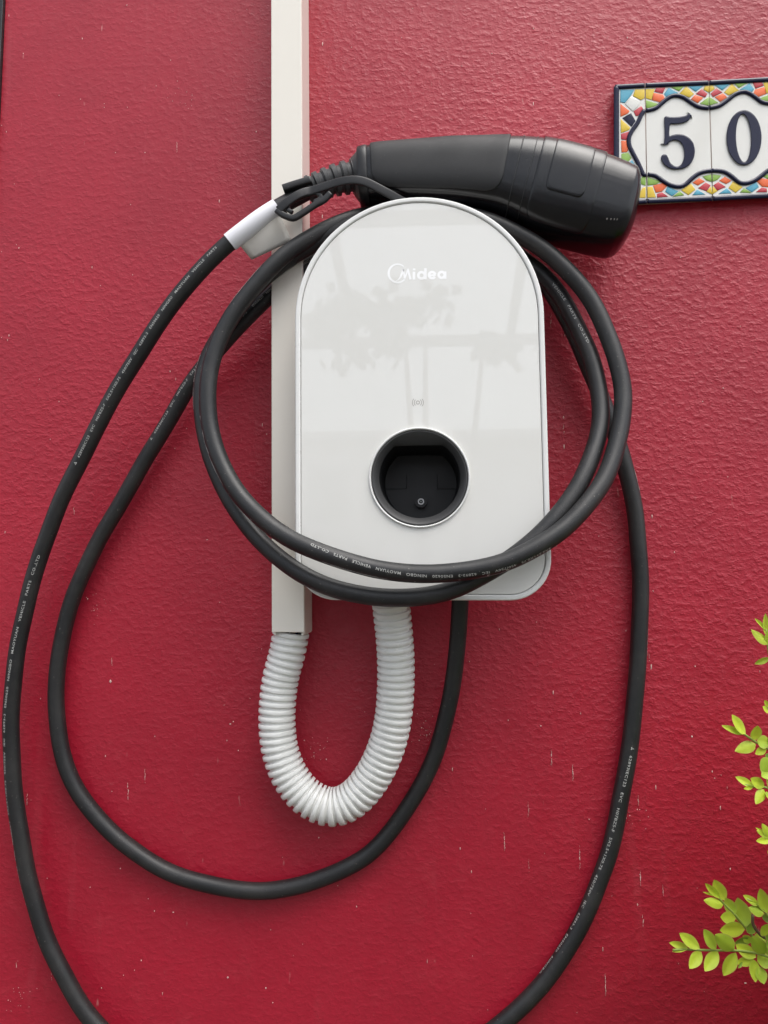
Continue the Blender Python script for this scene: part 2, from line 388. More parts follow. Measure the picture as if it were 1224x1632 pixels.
obj('socket_bezel', loft([ringc(.0388, PY+.004), ringc(.0387, PY-.0004), ringc(.0380, PY-.0010), ringc(.0372, PY-.0006), ringf(.0336, PY+.0062, .0268), ringf(.0330, PY+.0075, .0262)]), M['bezel'], chg)
obj('socket_cavity', loft([ringf(.0331, PY+.0073, .0262), ringf(.0328, PY+.010, .0260), ringf(.0318, PY+.046, .0252), ringf(.0308, PY+.048, .0245)], True), M['socket'], chg, sharp=50)
sc_ = P(671, 800, PY+.046)
def disc(c, r0, r1, y0, y1, n=24):
    V, F = [], []
    for r, y in ((r0, y0), (r0, y1), (r1, y1), (r1, y0)):
        V += [Vector((c.x+r*math.cos(2*math.pi*i/n), y, c.z+r*math.sin(2*math.pi*i/n))) for i in range(n)]
    for j in range(4):
        for i in range(n): F.append((j*n+i, j*n+(i+1) % n, ((j+1) % 4)*n+(i+1) % n, ((j+1) % 4)*n+i))
    return V, F
obj('screw_boss', disc(sc_, .0052, .0030, PY+.0475, PY+.042), M['socket'], chg, sharp=40)
obj('screw', join(disc(sc_, .0027, .0017, PY+.0475, PY+.0425), disc(sc_, .0006, .0001, PY+.0475, PY+.0425, 8)), M['metal'], chg, sharp=40)
for x0, x1, x2 in ((610, 648, 648), (735, 697, 697)):
    g = sweep([P(x0, 779, PY+.0474), P(x1, 779, PY+.0474)], .00016, seg=6); g2 = sweep([P(x1, 779, PY+.0474), P(x2, 757, PY+.0474)], .00016, seg=6)
    obj('cavity_rib', join(g, g2), M['black'], chg)
# logo and wireless symbol (flat print standing 0.1 mm proud)
def stroke(pts, wd, y, closed=False, taper=None, thick=.00015):
    """flat ribbon along photographed points; wd width in px"""
    n = len(pts); V, F = [], []
    for i, (x, z) in enumerate(pts):
        a = pts[(i-1) % n] if closed else pts[max(i-1, 0)]; b = pts[(i+1) % n] if closed else pts[min(i+1, n-1)]
        dx, dz = b[0]-a[0], b[1]-a[1]; l = math.hypot(dx, dz) or 1
        h = (taper[i] if taper else wd)/2
        V += [P(x-dz/l*h, z+dx/l*h, y), P(x+dz/l*h, z-dx/l*h, y)]
    m = n if closed else n-1
    for i in range(m):
        j = (i+1) % n; F.append((2*i, 2*i+1, 2*j+1, 2*j))
    return V, F
def lg(x, y): return (560+x/5.44, 380+y/5.44)
def arc(cx, cy, r, a0, a1, n=24, ry=None): return [lg(cx+r*math.cos(math.radians(a0+(a1-a0)*i/n)), cy+(ry or r)*math.sin(math.radians(a0+(a1-a0)*i/n))) for i in range(n+1)]
LY = PY-.00027; W = 22/5.44
def tap(n, a, b, c): return [a+(b-a)*2*i/(n-1) if i < n/2 else b+(c-b)*(2*i/(n-1)-1) for i in range(n)]
ca = arc(402, 302, 79, -48, -318, 48)
lgs = [stroke(ca, 2, LY, taper=tap(len(ca), 1.6, 3.6, 2.2)),
       stroke([lg(*q) for q in [(384,368),(405,360),(425,335),(440,300),(452,268)]], 3, LY, taper=[.6, 1.8, 2.8, 3.2, 3.0]),
       stroke([lg(452, 264), lg(462, 348)], 3, LY, taper=[2.0, 3.0]), stroke([lg(462, 348), lg(492, 266)], 3, LY-.00002, taper=[2.6, 2.2]), stroke([lg(490, 262), lg(512, 356)], 3.2, LY-.00004, taper=[2.2, 3.8]),
       stroke([lg(543, 288), lg(543, 357)], W, LY), stroke([lg(544, 260), lg(544, 276)], W, LY),
       stroke(arc(608, 320, 28, 0, 360), W, LY, True), stroke([lg(642, 258), lg(642, 355)], W, LY-.00002),
       stroke(arc(700, 318, 27, 28, 345), W, LY), stroke([lg(676, 322), lg(732, 316)], W*.75, LY-.00002),
       stroke(arc(783, 316, 26, 0, 360), W, LY, True), stroke([lg(813, 286), lg(813, 350)], W, LY-.00002)]
obj('brand_logo', join(*lgs), M['logo'], chg, smooth=False)
def wc(r, a0, a1): return [(666+r*math.cos(math.radians(a0+(a1-a0)*i/12)), 641.5+r*math.sin(math.radians(a0+(a1-a0)*i/12))) for i in range(13)]
obj('wireless_symbol', join(stroke(wc(2.6, 0, 360), 1.0, LY), stroke(wc(5.8, -50, 50), .9, LY), stroke(wc(5.8, 130, 230), .9, LY), stroke(wc(8.8, -42, 42), .9, LY), stroke(wc(8.8, 138, 222), .9, LY)), M['mark'], chg, smooth=False)

# ---------------------------------------------------------------- charging cable
CR = .0072
CPX = [(733,880,-.045),(733,920,-.045),(733,965,-.04),(728,1040,-.03),(714,1130,-.02),(686,1220,-.014),(640,1303,-.011),(575,1369,-.010),(490,1408,-.010),(400,1419,-.010),(300,1402,-.010),(215,1357,-.010),(148,1295,-.010),(106,1222,-.011),(90,1140,-.012),(94,1050,-.013),(114,960,-.014),(152,872,-.015),(200,788,-.017),(250,703,-.019),(297,622,-.022),(345,560,-.028),(397,502,-.032),(450,455,-.034),(505,415,-.034),(560,388,-.034),(612,372,-.034),(668,366,-.034),(730,372,-.034),(790,390,-.036),(848,425,-.038),(893,472,-.043),(928,535,-.050),(950,600,-.058),(957,655,-.066),(948,712,-.076),(922,775,-.087),(880,832,-.094),(830,878,-.096),(775,915,-.096),(710,943,-.095),(630,953,-.095),(550,943,-.094),(485,917,-.089),(425,872,-.079),(380,818,-.070),(346,755,-.062),(327,690,-.057),(321,630,-.054),(330,575,-.051),(356,525,-.050),(400,466,-.049),(452,418,-.050),(510,382,-.054),(580,352,-.058),(640,340,-.058),(700,338,-.058),(770,350,-.058),(835,378,-.058),(890,418,-.058),(940,476,-.060),(974,545,-.064),(991,620,-.070),(988,690,-.079),(966,758,-.090),(925,817,-.100),(870,862,-.107),(800,897,-.110),(700,914,-.110),(600,907,-.108),(500,876,-.106),(420,829,-.096),(366,765,-.086),(337,690,-.079),(331,620,-.075),(346,550,-.071),(382,485,-.068),(437,422,-.065),(500,376,-.059),(565,347,-.050),(630,342,-.040),(700,350,-.030),(770,370,-.024),(825,405,-.020),(868,450,-.018),(906,515,-.017),(940,590,-.017),(967,655,-.016),(990,722,-.014),(1008,795,-.012),(1018,870,-.011),(1021,950,-.010),(1016,1060,-.010),(1006,1168,-.010),(989,1280,-.010),(962,1385,-.010),(917,1490,-.010),(857,1577,-.010),(795,1635,-.010),(715,1688,-.010),(600,1728,-.010),(450,1745,-.010),(300,1725,-.012),(205,1680,-.013),(143,1620,-.014),(97,1545,-.015),(63,1465,-.016),(39,1370,-.018),(24,1270,-.020),(18,1170,-.022),(22,1080,-.025),(37,985,-.028),(62,893,-.032),(97,800,-.036),(139,712,-.041),(189,618,-.048),(250,520,-.056),(298,456,-.061),(348,402,-.064),(398,362,-.065),(447,329,-.062),(500,300,-.056),(535,289,-.052)]
from mathutils import noise as mn
path = smoothpts(catmull([P(*q) for q in CPX], .0018), 12)
path = [p+Vector((mn.noise(Vector((i*.035, 0, 3)))*.0011, 0, mn.noise(Vector((i*.035, 7, 0)))*.0011)) for i, p in enumerate(path)]
fr = frames(path)
PL = [0]
for i in range(1, len(path)): PL.append(PL[-1]+(path[i]-path[i-1]).length)
cab = empty('charging_cable', P(733, 965, -.04), 'thick black charging cable looped around the charger, its plug resting on top', 'charging cable')
obj('cable', sweep(path, CR, seg=28), M['cable'], cab)
def pix(p):
    d = p-CAM; k = FPX/d.dot(FW); return (612+d.dot(RT)*k, 816-d.dot(UP)*k)
PX = [pix(p) for p in path]
def near(px, py, lo, hi):
    n = len(path); a, b = int(lo*n), int(hi*n)
    return min(range(a, b), key=lambda i: (PX[i][0]-px)**2+(PX[i][1]-py)**2)
def at(s):
    import bisect
    i = min(max(bisect.bisect_right(PL, s)-1, 0), len(path)-2); f = (s-PL[i])/(PL[i+1]-PL[i])
    return path[i].lerp(path[i+1], f), fr[i][1].lerp(fr[i+1][1], f).normalized(), fr[i][2].lerp(fr[i+1][2], f).normalized()
def cprint(text, i0, i1, th0, th1, h=.0031):
    v, f = text_geo(text); x0 = min(q.x for q in v); x1 = max(q.x for q in v); s0, s1 = PL[i0], PL[i1]
    out = []
    for q in v:
        u = (q.x-x0)/(x1-x0); s = s0+u*(s1-s0); c, n, b = at(s)
        th = math.radians(th0+(th1-th0)*u)-(q.y-.35)*h/CR
        out.append(c+(n*math.cos(th)+b*math.sin(th))*(CR+.00009))
    return out, f
FULL = ['62893IEC123', 'EVC', 'H07BZ5-F', '5X2.5+1X0.75', '450/750V', 'IEC', '62893-3', 'EN50620', 'NINGBO', 'MAOYUAN', 'VEHICLE', 'PARTS', 'CO.,LTD']
def tri(i, th):
    c, n, b = at(PL[i]-.006); th = math.radians(th); d = (path[i+1]-path[i]).normalized()
    def q(a, u):
        t = th+a/CR; return c+(n*math.cos(t)+b*math.sin(t))*(CR+.00009)+d*u
    V = [q(.0013, -.0013), q(-.0014, 0), q(.0013, .0013), q(.0007, -.0006), q(-.0005, 0), q(.0007, .0006)]
    return V, [(0, 3, 4, 1), (1, 4, 5, 2), (2, 5, 3, 0)]
SP = '   '
nn = lambda x, y, lo, hi: near(x, y, lo, hi)
# where along the path each window lies (fractions of the whole path)
pieces = []
def place(words, a, b, th0, th1, tr_=None):
    g = cprint(SP.join(words), a, b, th0, th1)
    pieces.append(join(tri(a, tr_), g) if tr_ is not None else g)
place(FULL[0:7], near(245, 688, 0, .3), near(398, 502, 0, .3), -25, -10, -25)
place(FULL[7:11], near(408, 492, 0, .3), near(500, 418, 0, .35), -8, -5)
place(FULL[10:13], near(884, 455, .2, .45), near(944, 548, .2, .45), 10, -5)
place(['NINGBO', 'MAOYUAN'], near(321, 650, .35, .6), near(332, 572, .35, .6), -62, -55)
place(['EVC', 'H07BZ5-F'], near(940, 800, .5, .7), near(893, 848, .5, .7), -72, -62)
place(FULL[3:], near(884, 853, .5, .7), near(497, 877, .5, .72), -58, 28)
place(['CO.,LTD'], near(1020, 1000, .65, .85), near(1017, 1045, .65, .85), -70, -70)
place(FULL[0:9], near(1003, 1200, .65, .85), near(870, 1560, .65, .85), -2, 88, -5)
place(FULL[0:13], near(49, 1425, .85, 1), near(65, 882, .85, 1), -55, 18, -55)
place(FULL[0:12], near(131, 728, .85, 1), near(350, 400, .85, 1), 2, -10, 0)
place(['FULL' and 'CO.,LTD'], near(150, 1632, .8, 1), near(110, 1570, .8, 1), -75, -70)
for g in pieces: obj('cable_print', g, M['print'], cab, smooth=False)

# paper label wrapped on the cable by the plug
i0, i1 = near(367, 388, .9, 1), near(443, 332, .9, 1)
obj('label_wrap', sweep(path[i0:i1+1], CR+.0009, seg=28, cap=False), M['paper'], cab)
V, F = [], []
for j in range(9):
    for i in range(9):
        u, v = i/8, j/8
        a = Vector((374+u*66, 381-u*53)); b_2 = Vector((401+u*64, 414-u*30))
        q = a.lerp(b_2, v)
        V.append(P(q.x, q.y, -.0655+.012*v**1.4+.0013*math.sin(u*5+v*3)))
for j in range(8):
    for i in range(8): F.append((j*9+i, j*9+i+1, j*9+i+10, j*9+i+9))
fl = obj('label_tail', (V, F), M['flap'], cab); md = fl.modifiers.new('thick', 'SOLIDIFY'); md.thickness = .00035

# ---------------------------------------------------------------- plug
SEC = [((571,238),(574,326),.0215),((600,232),(606,328),.0235),((640,229),(645,331),.0245),((680,226),(686,333),.0250),((720,223),(722,335),.0255),((760,222),(752,338),.0258),((800,221),(782,343),.0265),((835,222),(806,353),.0285),((868,226),(834,367),.0305),((905,234),(868,380),.0315),((950,247),(912,392),.032),((985,260),(946,400),.032),((1007,268),(966,403.5),.032),((1013,272),(975,403),.0315),((1017,284),(986,398),.029),((1018,305),(1000,380),.021),((1015,330),(1010,350),.006)]
PC = -.050
secs = [(P(a[0]-(4 if a[0] > 1000 else 0), a[1]+7, PC), P(b[0], b[1]-1, PC), d) for a, b, d in SEC]
def S_(u, th, off=0.0, e=2.9):
    n = len(secs); u = min(max(u, 0), n-1.0001); i = int(u); f = u-i
    def cr(k):
        g = lambda m: secs[min(max(m, 0), n-1)][k]
        p0, p1, p2, p3 = g(i-1), g(i), g(i+1), g(i+2)
        return .5*((2*p1)+(p2-p0)*f+(2*p0-5*p1+4*p2-p3)*f*f+(p3-p0+3*p1-3*p2)*f**3)
    a, b, d = cr(0), cr(1), cr(2)
    c = (a+b)/2; h = (a-b)/2; t = math.radians(th); cs, sn = math.cos(t), math.sin(t)
    k1 = math.copysign(abs(sn)**(2/e), sn); k2 = math.copysign(abs(cs)**(2/e), cs)
    r = h*k1+Vector((0, -d, 0))*k2
    p = c+r
    if off: p += (h.normalized()*(k1 / max(h.length, 1e-4))+Vector((0, -1, 0))*(k2/max(d, 1e-4))).normalized()*off
    return p
def plug_geo():
    us = [i*.2 for i in range(int((len(secs)-1)/.2)+1)]; n = 72; V, F = [], []
    for u in us:
        for k in range(n): V.append(S_(u, 360*k/n))
    for j in range(len(us)-1):
        for k in range(n): F.append((j*n+k, j*n+(k+1) % n, (j+1)*n+(k+1) % n, (j+1)*n+k))
    F.append(tuple(range(n))); F.append(tuple(range((len(us)-1)*n, len(us)*n)))
    return V, F
def patch(u0, u1, t0, t1, off, ex=6, rim=.06, n=64, rings=12, shear=0.0):
    """raised panel following the plug surface: rounded rectangle in its two surface directions"""
    V, F = [], []
    uc, tc, ur, tr2 = (u0+u1)/2, (t0+t1)/2, (u1-u0)/2, (t1-t0)/2
    V.append(S_(uc, tc, off))
    rc = 2.2/ex; per = []; m = max(4, n//8); kq = max(3, n//10)
    for qd in range(4):
        side = [(1, -1+rc+(2-2*rc)*i/m) for i in range(m)]+[(1-rc+rc*math.cos(math.pi/2*i/kq), 1-rc+rc*math.sin(math.pi/2*i/kq)) for i in range(kq)]
        for _ in range(qd): side = [(-y, x) for x, y in side]
        per += side
    n = len(per)
    lev = [i/rings*(1-rim) for i in range(1, rings+1)]+[1-rim*.5, 1-rim*.15, 1.0]
    for r in lev:
        o = off if r <= 1-rim+1e-6 else off*math.sqrt(max(0, 1-((r-1+rim)/rim)**2))-(.0003 if r == 1 else 0)
        for x, y in per: V.append(S_(uc+ur*x*r, tc+tr2*y*r, o))
    for k in range(n): F.append((0, 1+k, 1+(k+1) % n))
    for j in range(len(lev)-1):
        for k in range(n): F.append((1+j*n+k, 1+j*n+(k+1) % n, 1+(j+1)*n+(k+1) % n, 1+(j+1)*n+k))
    return V, F
def seam(u, t0, t1, r=.0003, off=.0001, n=40, du=0): return sweep([S_(u+du*math.sin(math.pi*i/n), t0+(t1-t0)*i/n, off) for i in range(n+1)], r, seg=6)
plug = obj('plug', plug_geo(), M['plugbody'], cab, sharp=45)
plug['label'] = 'bulky black vehicle charging plug with angled nozzle'
obj('grip', patch(.75, 6.35, -40, 165, .0013, ex=7, rim=.025, n=200), M['grip'], plug)
obj('collar_band', sweep([S_(0, 0, 0)*0+((S_(u, 90)+S_(u, -90))/2) for u in (0.02, .1, .5, .6)], [(S_(u, 0)-(S_(u, 90)+S_(u, -90))/2).length+o for u, o in ((.02, .0002), (.1, .001), (.5, .001), (.6, .0001))], [(S_(u, 90)-S_(u, -90)).length/2+o for u, o in ((.02, .0002), (.1, .001), (.5, .001), (.6, .0001))], seg=64, ex=2.9), M['black'], plug)
obj('nozzle_panel', patch(7.9, 10.3, -66, 190, .0012, ex=9, rim=.03, n=160), M['plugbody'], plug)
obj('button_panel', patch(8.45, 9.85, -14, 52, .0020, ex=8, rim=.05, n=120), M['plugbody'], plug)
obj('seam_ridge', join(seam(6.95, -88, 100, .0006), seam(7.6, -75, 100, .0004)), M['black'], plug)
for k in range(4):
    obj('indicator_mark', patch(11.05-.0+k*.24, 11.10+k*.24, -31+.8*k, -28+.8*k, .0004, n=8, rings=1, rim=.3), M['mark'], plug)
# ribbed strain relief
sp_ = catmull([P(*q) for q in [(488,303,-.0565),(500,299,-.056),(520,292,-.0545),(540,286,-.053),(560,282,-.0515),(574,281,-.050)]], .0004)
n_ = len(sp_); rr = []
for i in range(n_):
    u = i/(n_-1); base = .0088+.0042*u; x = (u*6.1) % 1.0
    rr.append(base+(.0024 if .15 < x < .62 else (0.0012 if .08 < x < .7 else 0)) if u < .86 else base+.003+(u-.86)/.14*.007)
obj('strain_relief', sweep(sp_, rr, seg=32), M['bezel'], plug, sharp=40)
# holding strap with slotted clip
def strap(q, wd, th, y=-.074, seg=10):
    p = catmull([P(*(a if len(a) == 3 else (*a, y))) for a in q], .0015)
    return sweep(p, th, wd, seg=seg*2, ex=4)
obj('strap', strap([(444,335,-.075),(458,322,-.076),(474,311,-.076),(486,306,-.075),(496,304,-.074),(512,299,-.075),(530,293,-.076),(550,288,-.078),(568,287,-.079),(585,291,-.079),(603,300,-.078),(622,310,-.075),(650,325,-.068),(690,342,-.060)], .0037, .0011), M['black'], plug)
obj('strap_clip', join(strap([(441,335),(450,342),(462,347),(470,347),(485,338),(503,326),(516,319),(527,308)], .0026, .0022), strap([(458,334),(466,339)], .0018, .0018), strap([(459,335,-.073),(461,326,-.073),(474,317,-.073),(490,311,-.073),(504,308,-.073),(512,315,-.073),(500,323,-.073)], .0019, .0016)), M['black'], plug)
obj('cable_clip', strap([(452,303,-.066),(470,297,-.066),(497,289,-.066)], .0036, .0050), M['black'], plug)

# ---------------------------------------------------------------- house number tiles
def T(cx, cy, h=0.0): return P(960+cx/4.636, 110+cy/4.636, -.0085-h)
def mir(q): return [(1577-x, y-.11*(788-x)*1.0) for x, y in q]
def mirb(q): return [(1612-x+8, y-.10*(806-x)) for x, y in q]
TY = .0085
EL, G1, G2 = ((90, 120), (90, 1010)), ((315, 108), (330, 990)), ((787, 88), (815, 970))
G3, ER = ((1259, 62), (1300, 945)), ((1484, 50), (1528, 935))
plq = empty('house_number_plaque', T(600, 1000), 'bright ceramic house number plaque reading 50 with mosaic border, right of the plug', 'house number')
def tile(a, b):
    g = 2.2
    q = [(a[0][0]+g, a[0][1]), (b[0][0]-g, b[0][1]), (b[1][0]-g, b[1][1]), (a[1][0]+g, a[1][1])]
    V, F = [], []
    lay = [(0.0, -TY), (0.0, -.0012), (.9, -.0004), (3.2, 0.0)]
    c = (sum(x for x, _ in q)/4, sum(y for _, y in q)/4)
    for ins, h in lay:
        for x, y in q:
            V.append(T(x-math.copysign(ins, x-c[0]), y-math.copysign(ins, y-c[1]), h))
    for j in range(3):
        for i in range(4): F.append((j*4+i, j*4+(i+1) % 4, (j+1)*4+(i+1) % 4, (j+1)*4+i))
    F.append((12, 13, 14, 15)); F.append((0, 1, 2, 3))
    o = obj('tile', (V, F), M['glaze'], plq, sharp=30); return o
tiles = [tile(EL, G1), tile(G1, G2), tile(G2, G3), tile(G3, ER)]
for gl in (G1, G2, G3):
    obj('grout_joint', sweep([T(gl[0][0], gl[0][1]+6, -.0025), T(gl[1][0], gl[1][1]-6, -.0025)], .0018, .0012, seg=8), M['grout'], plq)
obj('mortar_bed', join(*[xf(curve_geo([[(90, -128), (1480, -62), (1522, -938), (92, -1014)]], .5, 0), lambda v: T(v.x, -v.y, -.0085+.0012+.0003*v.z))]), M['tilebody'], plq, smooth=False)
def inset(p, d):
    # shift the outline inwards so that the bevel ends on the traced edge
    n = len(p); A = sum(p[i][0]*p[(i+1) % n][1]-p[(i+1) % n][0]*p[i][1] for i in range(n)); s = 1 if A > 0 else -1; o = []
    for i in range(n):
        a, b = p[i-1], p[(i+1) % n]; dx, dy = b[0]-a[0], b[1]-a[1]; l = math.hypot(dx, dy) or 1
        o.append((p[i][0]-s*dy/l*d, p[i][1]+s*dx/l*d))
    return o
def piece(poly, colr, parent):
    poly = inset(poly, -2.6)
    c = Vector((sum(x for x, _ in poly)/len(poly), sum(y for _, y in poly)/len(poly))); n = len(poly); V = []
    for s, h in ((1.0, .0001), (.98, .00028), (.88, .0004)):
        for x, y in poly: V.append(T(c.x+(x-c.x)*s, c.y+(y-c.y)*s, h))
    V.append(T(c.x, c.y, .00046)); F = []
    for j in range(2):
        for i in range(n): F.append((j*n+i, j*n+(i+1) % n, (j+1)*n+(i+1) % n, (j+1)*n+i))
    for i in range(n): F.append((2*n+i, 2*n+(i+1) % n, 3*n))
    obj('mosaic_piece', (V, F), M['t_'+colr], parent)
endp = [('blue', [(135,155),(235,155),(215,187),(165,250),(134,245)]), ('yellow', [(245,153),(310,150),(310,215),(285,228),(228,198)]), ('white', [(215,203),(280,240),(262,275),(225,312),(170,260)]),
 ('orange', [(134,258),(200,312),(185,328),(135,352)]), ('red', [(232,314),(288,275),(300,292),(262,345),(248,346)]), ('navy', [(150,362),(212,325),(243,385),(216,425)]), ('yellow', [(136,370),(203,432),(198,447),(138,472)]),
 ('red', [(139,482),(203,460),(183,508),(180,522),(140,518)]), ('orange', [(141,530),(176,530),(188,600),(180,612),(143,615)]), ('green', [(143,628),(190,618),(213,655),(168,710),(142,708)]), ('blue', [(184,712),(218,672),(253,736),(240,745)]),
 ('orange', [(235,752),(285,790),(262,812),(225,790)]), ('green', [(272,822),(300,797),(318,800),(318,860),(292,852)]), ('white', [(262,830),(297,868),(262,930),(210,915)]), ('yellow', [(300,878),(318,872),(318,950),(258,952)]),
 ('blue', [(140,850),(200,870),(190,950),(140,950)]), ('red', [(145,770),(200,772),(250,815),(205,850),(145,838)])]
topp = [('yellow', [(322,150),(385,147),(362,228),(322,215)]), ('red', [(398,142),(465,138),(445,180),(386,165)]), ('orange', [(378,178),(448,190),(465,232),(430,245),(368,228)]), ('green', [(322,232),(422,262),(400,280),(324,290)]),
 ('blue', [(490,140),(558,177),(518,203),(480,212),(457,185)]), ('green', [(508,136),(600,131),(568,162)]), ('yellow', [(620,130),(675,185),(645,208),(570,182)]), ('blue', [(635,130),(745,126),(690,165)]),
 ('red', [(735,150),(775,185),(760,208),(692,182)]), ('orange', [(685,192),(745,212),(705,250),(657,222)]), ('yellow', [(762,126),(785,126),(785,172),(748,150)]), ('green', [(785,208),(785,268),(722,256)])]
botp = [('green', [(335,800),(430,832),(400,850),(335,858)]), ('orange', [(376,862),(468,840),(474,865),(440,903),(395,912)]), ('yellow', [(335,872),(368,870),(394,948),(335,950)]), ('red', [(405,925),(440,912),(485,940),(405,948)]),
 ('blue', [(482,870),(560,905),(515,938),(466,905)]), ('green', [(575,905),(603,930),(520,942)]), ('yellow', [(655,848),(685,890),(635,930),(585,895)]), ('orange', [(715,807),(755,830),(705,858),(668,840)]),
 ('red', [(765,840),(798,860),(770,900),(710,880)]), ('blue', [(700,892),(760,925),(665,930)]), ('yellow', [(803,868),(808,925),(770,905)]), ('green', [(742,795),(803,780),(806,832),(770,820)])]
for c, q in endp:
    piece(q, c, tiles[0]); piece([(x, y) for x, y in (mir(q) if q[0][1] < 560 else mirb(q))], c, tiles[3])
for c, q in topp: piece(q, c, tiles[1]); piece(mir(q), c, tiles[2])
for c, q in botp: piece(q, c, tiles[1]); piece(mirb(q), c, tiles[2])
# dark ground lines between mosaic pieces
def tstrip(q, wd, th, parent, m, name='wavy_border', hh=.0006):
    obj(name, sweep(catmull([T(x, y, hh) for x, y in q], .0015), th, wd, seg=14), M[m], parent)
wt = [(322,305),(350,302),(400,285),(450,242),(500,206),(545,196),(600,210),(660,250),(710,278),(760,287),(785,288)]
wb = [(335,778),(390,788),(450,828),(500,856),(560,868),(610,855),(670,802),(720,768),(780,753),(810,751)]
wl = [(312,306),(290,335),(262,395),(222,452),(198,505),(200,565),(228,625),(262,690),(290,752),(305,780),(325,782)]
tstrip(wl, .0020, .0013, tiles[0], 't_navy'); tstrip(wt, .0020, .0013, tiles[1], 't_navy'); tstrip(wb, .0020, .0013, tiles[1], 't_navy')
tstrip(mir(wt), .0020, .0013, tiles[2], 't_navy'); tstrip(mirb(wb), .0020, .0013, tiles[2], 't_navy'); tstrip([(1590-x+(y-300)*.04, y-.11*(788-x)) for x, y in wl], .0020, .0013, tiles[3], 't_navy')
for tl, a, b in ((tiles[0], EL, G1), (tiles[1], G1, G2), (tiles[2], G2, G3), (tiles[3], G3, ER)):
    for k, o1 in ((0, 13), (1, -13)):
        tstrip([(a[k][0]+4, a[k][1]+o1), (b[k][0]-4, b[k][1]+o1)], .0023, .0012, tl, 't_navy', 'rim_band')
tstrip([(104, 132), (104, 998)], .0025, .0012, tiles[0], 't_navy', 'rim_band'); tstrip([(1470, 62), (1512, 930)], .0025, .0012, tiles[3], 't_navy', 'rim_band')
five = [(453,342),(475,347),(500,352),(560,352),(615,343),(645,325),(660,332),(655,360),(632,388),(590,403),(530,408),(500,405),(494,498),(515,486),(560,478),(605,484),(645,506),(675,545),(687,600),(680,655),(652,706),(605,736),(545,745),(490,735),(450,705),(430,665),(434,640),(452,628),(475,630),(488,655),(500,688),(530,715),(562,720),(588,698),(603,652),(603,600),(588,555),(560,530),(525,526),(492,543),(467,568),(452,560),(460,480)]
def smoothpoly(p, k=2):
    for _ in range(k):
        q = []
        for i in range(len(p)):
            a, b = p[i], p[(i+1) % len(p)]
            q += [(a[0]*.8+b[0]*.2, a[1]*.8+b[1]*.2), (a[0]*.2+b[0]*.8, a[1]*.2+b[1]*.8)]
        p = q
    return p
def numeral(splines, parent):
    g = curve_geo([[(x, -y) for x, y in s] for s in splines], 1.0, 7.0, 3)
    zt = max(v.z for v in g[0])
    obj('numeral', xf(g, lambda v: T(v.x, -v.y, .0001+max(0, v.z)/zt*.0016)), M['t_navy'], parent, sharp=8)
numeral([inset(smoothpoly(five), 8)], tiles[1])
numeral([circ(1047, 507, 123, 64, 197), [(x+(y-510)*.03, y) for x, y in circ(1043, 510, 62, 48, 183)]], tiles[2])

# ---------------------------------------------------------------- boxwood shrub
def leaf_mat(name, c, tr=.25):
    m = mat(name, c, .5); t, b = nodes(m)
    at_ = t.nodes.new('ShaderNodeAttribute'); at_.attribute_name = 'edge'
    e = ramp(t, at_.outputs['Fac'], [(.72, 0.0), (1.0, 1.0)])
    vn = noise(t, wpos(t), 90, 3, .6)
    oi = t.nodes.new('ShaderNodeObjectInfo'); c1 = mix(t, mathn(t, 'MULTIPLY', oi.outputs['Random'], .6), c, (c[0]*.62, c[1]*.72, c[2]*1.1))
    c2 = mix(t, vn, c1, tuple(q*1.25 for q in c)); c3 = mix(t, mathn(t, 'MULTIPLY', e, .65), c2, (.50, .50, .12))
    t.links.new(c3, b.inputs['Base Color'])
    tl = t.nodes.new('ShaderNodeBsdfTranslucent'); t.links.new(c3, tl.inputs[0]); mx = t.nodes.new('ShaderNodeMixShader'); mx.inputs[0].default_value = tr
    t.links.new(b.outputs[0], mx.inputs[1]); t.links.new(tl.outputs[0], mx.inputs[2]); t.links.new(mx.outputs[0], t.nodes['Material Output'].inputs[0])
    return m
LM = [leaf_mat('young_leaf', (.50, .64, .045)), leaf_mat('fresh_leaf', (.40, .56, .045)), leaf_mat('older_leaf', (.20, .33, .035))]
M['stem'] = mat('green_stem', (.26, .34, .06), .5); M['wood'] = mat('brown_stem', (.12, .07, .04), .7)
LMESH = []
for v in range(4):
    R = random.Random(v); na, nc = 10, 7; V, F, E = [], [], []
    cup = (.10, .16, -.08, .12)[v]; bend = (.10, -.14, .18, .03)[v]
    for i in range(na):
        u = i/(na-1); wd = (math.sin(math.pi*u**(.82, .95, .75, .88)[v])**.75)*.5 if 0 < u < 1 else .02
        for j in range(nc):
            s = (j/(nc-1)*2-1)
            V.append((s*wd, u, bend*u*u-cup*(1-abs(s))*wd*1.2-.012*math.sin(u*9)*abs(s))); E.append(max(abs(s), 1-u*6 if u < .1 else 0, (u-.9)*10 if u > .9 else 0))
    for i in range(na-1):
        for j in range(nc-1): F.append((i*nc+j, i*nc+j+1, (i+1)*nc+j+1, (i+1)*nc+j))
    LMESH.append((V, F, E))
LM3 = {}
def leaf_mesh(v, k):
    if (v, k) not in LM3:
        V, F, E = LMESH[v]; me = bpy.data.meshes.new('leaf'); me.from_pydata(V, [], F); me.update()
        a = me.attributes.new('edge', 'FLOAT', 'POINT')
        for i, e in enumerate(E): a.data[i].value = e
        for p in me.polygons: p.use_smooth = True
        me.materials.append(LM[k]); LM3[(v, k)] = me
    return LM3[(v, k)]
RL = random.Random(11)
